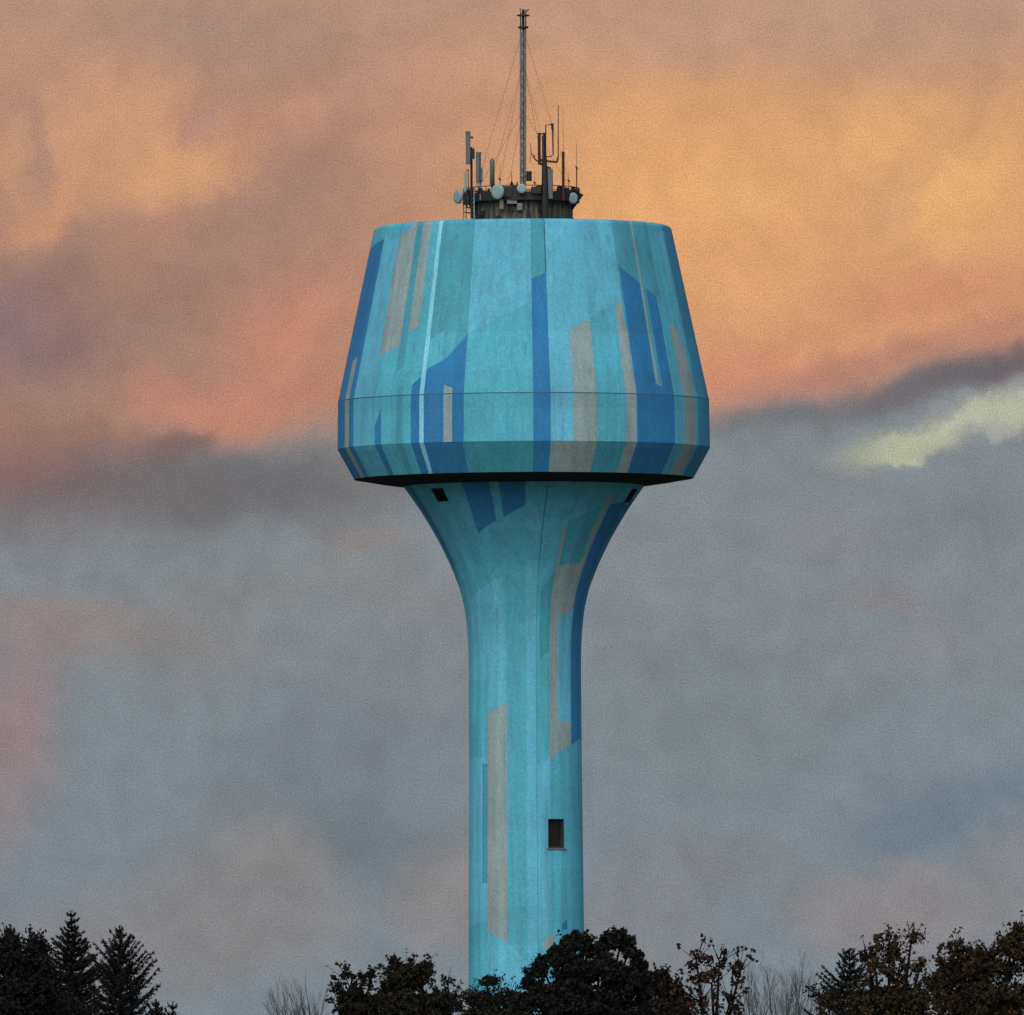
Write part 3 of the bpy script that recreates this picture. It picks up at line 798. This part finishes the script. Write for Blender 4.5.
# right group
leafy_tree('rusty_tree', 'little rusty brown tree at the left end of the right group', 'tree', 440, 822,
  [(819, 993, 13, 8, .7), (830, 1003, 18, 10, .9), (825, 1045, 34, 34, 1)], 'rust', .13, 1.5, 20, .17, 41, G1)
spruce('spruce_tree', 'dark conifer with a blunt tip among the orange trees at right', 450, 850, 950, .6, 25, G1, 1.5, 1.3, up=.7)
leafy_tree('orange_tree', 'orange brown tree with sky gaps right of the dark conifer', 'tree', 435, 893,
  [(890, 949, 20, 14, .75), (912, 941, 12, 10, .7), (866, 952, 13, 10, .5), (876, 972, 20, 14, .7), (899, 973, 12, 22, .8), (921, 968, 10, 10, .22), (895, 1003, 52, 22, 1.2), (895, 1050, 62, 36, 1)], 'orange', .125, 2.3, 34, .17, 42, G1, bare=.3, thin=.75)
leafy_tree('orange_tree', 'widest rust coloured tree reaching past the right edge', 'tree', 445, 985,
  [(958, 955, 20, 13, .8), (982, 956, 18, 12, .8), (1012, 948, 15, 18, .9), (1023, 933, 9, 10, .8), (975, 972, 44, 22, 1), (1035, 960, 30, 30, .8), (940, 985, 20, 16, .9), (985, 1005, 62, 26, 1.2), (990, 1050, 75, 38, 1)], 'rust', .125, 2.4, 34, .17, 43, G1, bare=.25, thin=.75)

# ------------------------------------------------------------------ sky and light
SUN_EL, SUN_AZ = rad(43), rad(180+12)
w = bpy.data.worlds.new('World'); scene.world = w; w.use_nodes = True
nt = w.node_tree; bg = nt.nodes['Background']
geo = nt.nodes.new('ShaderNodeTexCoord').outputs['Generated']
sx = nt.nodes.new('ShaderNodeSeparateXYZ'); nt.links.new(geo, sx.inputs[0])
az = math_n(nt, 'ARCTAN2', sx.outputs[0], sx.outputs[1]); el = math_n(nt, 'ARCSINE', sx.outputs[2])
U = math_n(nt, 'ADD', math_n(nt, 'MULTIPLY', az, 140.0), 5.12)
V = math_n(nt, 'SUBTRACT', 10.6, math_n(nt, 'MULTIPLY', el, 140.0))
cx = nt.nodes.new('ShaderNodeCombineXYZ'); nt.links.new(U, cx.inputs[0]); nt.links.new(V, cx.inputs[1])
def vm(op, a, b):
    n = nt.nodes.new('ShaderNodeVectorMath'); n.operation = op
    for i, v in enumerate((a, b)):
        if isinstance(v, tuple): n.inputs[i].default_value = v
        else: nt.links.new(v, n.inputs[i])
    return n.outputs[0]
def scl(v, s):
    n = nt.nodes.new('ShaderNodeVectorMath'); n.operation = 'SCALE'; nt.links.new(v, n.inputs[0]); n.inputs[3].default_value = s
    return n.outputs[0]
nz1 = noise(nt, .45, 2, cx.outputs[0], .55)
nz2 = noise(nt, 1.6, 3, cx.outputs[0], .6)
wp = vm('ADD', vm('ADD', cx.outputs[0], scl(vm('SUBTRACT', nz1.outputs['Color'], (.5, .5, .5)), .55)),
        scl(vm('SUBTRACT', nz2.outputs['Color'], (.5, .5, .5)), .42))
ws = nt.nodes.new('ShaderNodeSeparateXYZ'); nt.links.new(wp, ws.inputs[0])
def rgb(c): return lin(c)
# lower deck: grey blue; upper deck: lit pink; the edge between them climbs to the right
col = mix(nt, maprange(nt, ws.outputs[1], 5.0, 9.5, 0, 1, True), rgb((129, 137, 143)), rgb((124, 134, 142)))
edge = math_n(nt, 'ADD', ws.outputs[1], math_n(nt, 'MULTIPLY', ws.outputs[0], .10))
upper = mix(nt, maprange(nt, ws.outputs[0], 2.5, 6.5, 0, 1, True), rgb((172, 131, 114)), rgb((210, 156, 112)))
upper = mix(nt, maprange(nt, ws.outputs[1], -.2, 1.5, 1, 0, True), upper, rgb((184, 144, 122)))
col = mix(nt, maprange(nt, edge, 4.35, 5.05, 1, 0, True), col, upper)
ab = nt.nodes.new('ShaderNodeCombineXYZ'); nt.links.new(ws.outputs[0], ab.inputs[0]); nt.links.new(ws.outputs[1], ab.inputs[1]); ab.inputs[2].default_value = 1.0
def dot(v):
    n = nt.nodes.new('ShaderNodeVectorMath'); n.operation = 'DOT_PRODUCT'; nt.links.new(wr if RAG else ab.outputs[0], n.inputs[0]); n.inputs[1].default_value = v
    return n.outputs['Value']
nz3 = noise(nt, 5.0, 4, cx.outputs[0], .65)
wr = vm('ADD', ab.outputs[0], scl(vm('MULTIPLY', vm('SUBTRACT', nz3.outputs['Color'], (.5, .5, .5)), (1, 1, 0)), .6))
def blob(x, y, rx, ry, c, s, rot=0, inner=.1, rag=False):
    global col, RAG
    RAG = rag
    x, y, rx, ry = x/100, y/100, rx/100, ry/100; cs_, sn = math.cos(rad(rot)), math.sin(rad(rot))
    p = dot((cs_/rx, sn/rx, -(cs_*x+sn*y)/rx)); q = dot((-sn/ry, cs_/ry, (sn*x-cs_*y)/ry))
    d2 = nt.nodes.new('ShaderNodeMath'); d2.operation = 'MULTIPLY_ADD'
    nt.links.new(p, d2.inputs[0]); nt.links.new(p, d2.inputs[1]); nt.links.new(math_n(nt, 'MULTIPLY', q, q), d2.inputs[2])
    col = mix(nt, maprange(nt, math_n(nt, 'SQRT', d2.outputs[0]), inner*.5, 1.25, s*.92, 0, True), col, rgb(c))
for b_ in [
 # dark belt under the left pink, dark edge right
 (60, 480, 210, 75, (118, 98, 98), .9, 4), (250, 492, 190, 55, (106, 102, 104), .9, 2), (370, 470, 120, 60, (112, 104, 104), .5),
 (60, 320, 170, 110, (140, 114, 110), .95, -8), (20, 330, 80, 60, (130, 112, 118), .7), (10, 440, 70, 60, (150, 110, 104), .5),
 (250, 215, 150, 55, (164, 126, 114), .9, -30), (150, 290, 150, 50, (160, 122, 110), .7, -10), (230, 30, 190, 45, (166, 134, 122), .9, 5), (330, 60, 120, 70, (176, 136, 120), .7),
 # lit billows upper left
 (90, 95, 130, 75, (200, 150, 118), .8, 25), (180, 170, 100, 50, (212, 158, 114), .85, -8), (110, 150, 120, 60, (206, 154, 116), .8, -35), (20, 160, 40, 55, (204, 154, 116), .5, 20),
 (50, 215, 60, 30, (202, 146, 112), .7, -20), (150, 235, 60, 35, (186, 136, 112), .6, -50), (215, 125, 60, 35, (198, 146, 116), .6), (40, 155, 18, 70, (166, 130, 116), .6, -10), (210, 120, 35, 22, (176, 136, 118), .55, -40),
 (290, 120, 90, 30, (196, 144, 116), .7, -20), (290, 330, 110, 70, (192, 132, 108), .85, -35), (230, 405, 120, 34, (194, 133, 111), .75, -4), (155, 395, 45, 30, (194, 133, 111), .5), (235, 425, 30, 35, (190, 130, 108), .8, 20), (320, 390, 70, 40, (190, 130, 108), .7, -15), (295, 330, 30, 50, (204, 142, 112), .5, 30),
 (185, 447, 45, 22, (122, 100, 98), .7, -10),
 # right: orange field
 (650, 200, 180, 120, (228, 168, 112), .75, -10), (760, 190, 120, 60, (228, 172, 114), .6, -10), (890, 130, 80, 50, (230, 174, 116), .6, -20), (975, 185, 80, 50, (230, 176, 116), .7, -40), (970, 225, 110, 40, (226, 170, 115), .6, -15),
 (870, 25, 300, 55, (190, 150, 126), .7, -5), (640, 30, 160, 60, (196, 152, 126), .6), (900, 200, 60, 16, (208, 158, 116), .4, -35), (460, 90, 130, 100, (200, 150, 120), .5),
 (760, 260, 160, 60, (226, 164, 112), .55, -8), (940, 300, 160, 45, (206, 142, 110), .85, -8), (740, 370, 160, 45, (206, 140, 112), .9, -8), (870, 372, 160, 30, (176, 124, 110), .85, -12), (1000, 335, 80, 28, (176, 122, 108), .6, -20),
 (1010, 372, 110, 24, (106, 98, 104), .9, -18), (900, 398, 110, 18, (110, 104, 108), .7, -10), (760, 415, 90, 22, (108, 108, 114), .6, -4),
 (790, 425, 70, 28, (112, 116, 120), .6),
 # lower deck tones
 (20, 720, 55, 150, (150, 124, 124), .8, 12), (60, 630, 130, 40, (142, 128, 124), .7, 5), (190, 655, 110, 40, (132, 126, 124), .6), (240, 600, 120, 40, (134, 130, 128), .5), (370, 545, 60, 22, (140, 126, 122), .7),
 (200, 570, 160, 40, (124, 130, 132), .5), (370, 840, 90, 60, (104, 116, 124), .8, 20), (330, 760, 180, 80, (114, 122, 130), .6, -20), (270, 850, 90, 50, (130, 128, 128), .7, 20), (440, 880, 60, 60, (130, 128, 130), .6), (150, 930, 200, 70, (126, 126, 130), .6),
 (430, 660, 100, 60, (128, 130, 136), .5), (700, 560, 200, 70, (130, 134, 140), .6), (800, 470, 140, 45, (130, 134, 138), .6), (980, 530, 120, 50, (118, 126, 134), .6), (880, 600, 70, 22, (136, 130, 134), .7, 10), (930, 645, 60, 25, (136, 130, 134), .6, -20), (830, 540, 60, 30, (134, 130, 134), .5, 10), (700, 720, 150, 90, (118, 128, 132), .6),
 (930, 825, 110, 50, (104, 121, 135), .75, -6), (1000, 800, 60, 50, (108, 124, 138), .7), (900, 905, 130, 42, (132, 128, 132), .85), (720, 860, 110, 40, (126, 126, 130), .6), (1010, 880, 50, 50, (126, 132, 136), .6, -30),
 # low mounds of cloud
 (250, 905, 120, 75, (134, 132, 133), .8, 8, 1.2, True), (120, 950, 150, 60, (132, 131, 133), .7, 0, 1.1, True), (455, 905, 60, 55, (137, 133, 134), .8, 0, 1.1, True), (900, 915, 110, 50, (138, 134, 137), .85, 0, 1.2, True), (1010, 880, 60, 70, (132, 134, 138), .7, 0, 1.1, True), (640, 930, 90, 70, (130, 131, 134), .6, 0, 1.0, True),
 (395, 590, 110, 34, (131, 131, 132), .5, 10, .8, True), (90, 620, 120, 26, (144, 130, 126), .5, 8, .6, True),
 # ragged lit edges of the upper deck
 (110, 120, 100, 45, (206, 156, 120), .5, -25, .4, True), (190, 175, 90, 35, (214, 160, 118), .6, -5, .5, True), (20, 150, 30, 45, (206, 156, 118), .4, 0, .6, True), (60, 205, 60, 20, (206, 150, 114), .55, -30, .4, True),
 (45, 150, 14, 50, (170, 132, 118), .5, -15, .4, True), (205, 125, 30, 16, (172, 132, 120), .5, -30, .3, True), (285, 345, 80, 40, (200, 140, 114), .4, -40, .4, True), (210, 415, 80, 18, (200, 140, 114), .4, 0, .5, True),
 (960, 190, 60, 35, (238, 184, 118), .5, -50, .4, True), (880, 140, 50, 30, (234, 176, 120), .45, -30, .4, True), (900, 215, 40, 14, (206, 154, 118), .4, -40, .3, True),
 # the dark mauve belt above the gap, and the pale cloud in it
 (1000, 372, 130, 26, (104, 98, 106), .8, -16), (890, 400, 100, 20, (112, 108, 113), .6, -10),
 (901, 453, 74, 26, (172, 175, 150), .85, -4, .1), (973, 435, 90, 26, (178, 180, 158), .85, -14, .1), (1027, 417, 60, 32, (178, 180, 160), .8, -8, .1),
 (908, 455, 50, 17, (186, 187, 158), .6, -4, .1, True), (983, 431, 66, 18, (190, 191, 166), .6, -16, .1, True), (1025, 419, 40, 20, (188, 189, 168), .5, -8, .1, True),
 (948, 425, 34, 12, (140, 143, 142), .5, -20, .1, True), (1003, 443, 50, 12, (178, 174, 172), .5, -14, .1, True), (918, 465, 34, 10, (196, 193, 170), .5, -6, .1, True),
]: blob(*b_)
# billows and fine texture of the cloud
bil = noise(nt, 2.2, 4, wp, .6)
gray = nt.nodes.new('ShaderNodeCombineColor')
mot = math_n(nt, 'MULTIPLY', maprange(nt, bil.outputs[0], .3, .7, .92, 1.08), maprange(nt, noise(nt, 55, 2, cx.outputs[0], .95).outputs[0], .25, .75, .66, 1.34))
for i in range(3): nt.links.new(mot, gray.inputs[i])
col = mix(nt, 1.0, col, gray.outputs[0], 'MULTIPLY')
sky = nt.nodes.new('ShaderNodeTexSky'); sky.sky_type = 'NISHITA'; sky.sun_disc = False
sky.sun_elevation = SUN_EL; sky.sun_rotation = SUN_AZ; sky.air_density = 1; sky.dust_density = 2.5; sky.ozone_density = 1
sk = mix(nt, 1.0, sky.outputs[0], (.12, .12, .12, 1), 'MULTIPLY')
aaz = math_n(nt, 'ABSOLUTE', az)
front = math_n(nt, 'MULTIPLY', maprange(nt, aaz, .9, 1.7, 1, 0, True), maprange(nt, el, .14, .6, 1, 0, True))
fin = mix(nt, front, sk, col)
nt.links.new(fin, bg.inputs['Color']); bg.inputs['Strength'].default_value = 1.0

sd = bpy.data.lights.new('sun', 'SUN'); sd.energy = 2.1; sd.angle = rad(60); sd.color = (1, .95, .9)
so = bpy.data.objects.new('sun', sd); C.objects.link(so)
dirn = Vector((math.sin(SUN_AZ)*math.cos(SUN_EL), math.cos(SUN_AZ)*math.cos(SUN_EL), math.sin(SUN_EL)))
so.rotation_euler = dirn.to_track_quat('Z', 'Y').to_euler(); so.location = (0, 0, 100)

cam = bpy.data.cameras.new('camera'); co = bpy.data.objects.new('camera', cam); C.objects.link(co)
co.location = (0, 0, CAMZ); co.rotation_euler = (rad(90), rad(.3), 0)
cam.sensor_width = 36; cam.sensor_fit = 'HORIZONTAL'; cam.lens = F/1024*36
cam.shift_y = (HOR-507.5)/1024; cam.clip_start = 1; cam.clip_end = 20000
scene.camera = co
scene.view_settings.view_transform = 'Standard'; scene.view_settings.look = 'None'
scene.view_settings.exposure = 0; scene.view_settings.gamma = 1
scene.cycles.use_denoising = True
scene.cycles.use_adaptive_sampling = True; scene.cycles.adaptive_threshold = .02
scene.cycles.max_bounces = 4; scene.cycles.diffuse_bounces = 3
w.cycles.sampling_method = 'MANUAL'; w.cycles.sample_map_resolution = 512
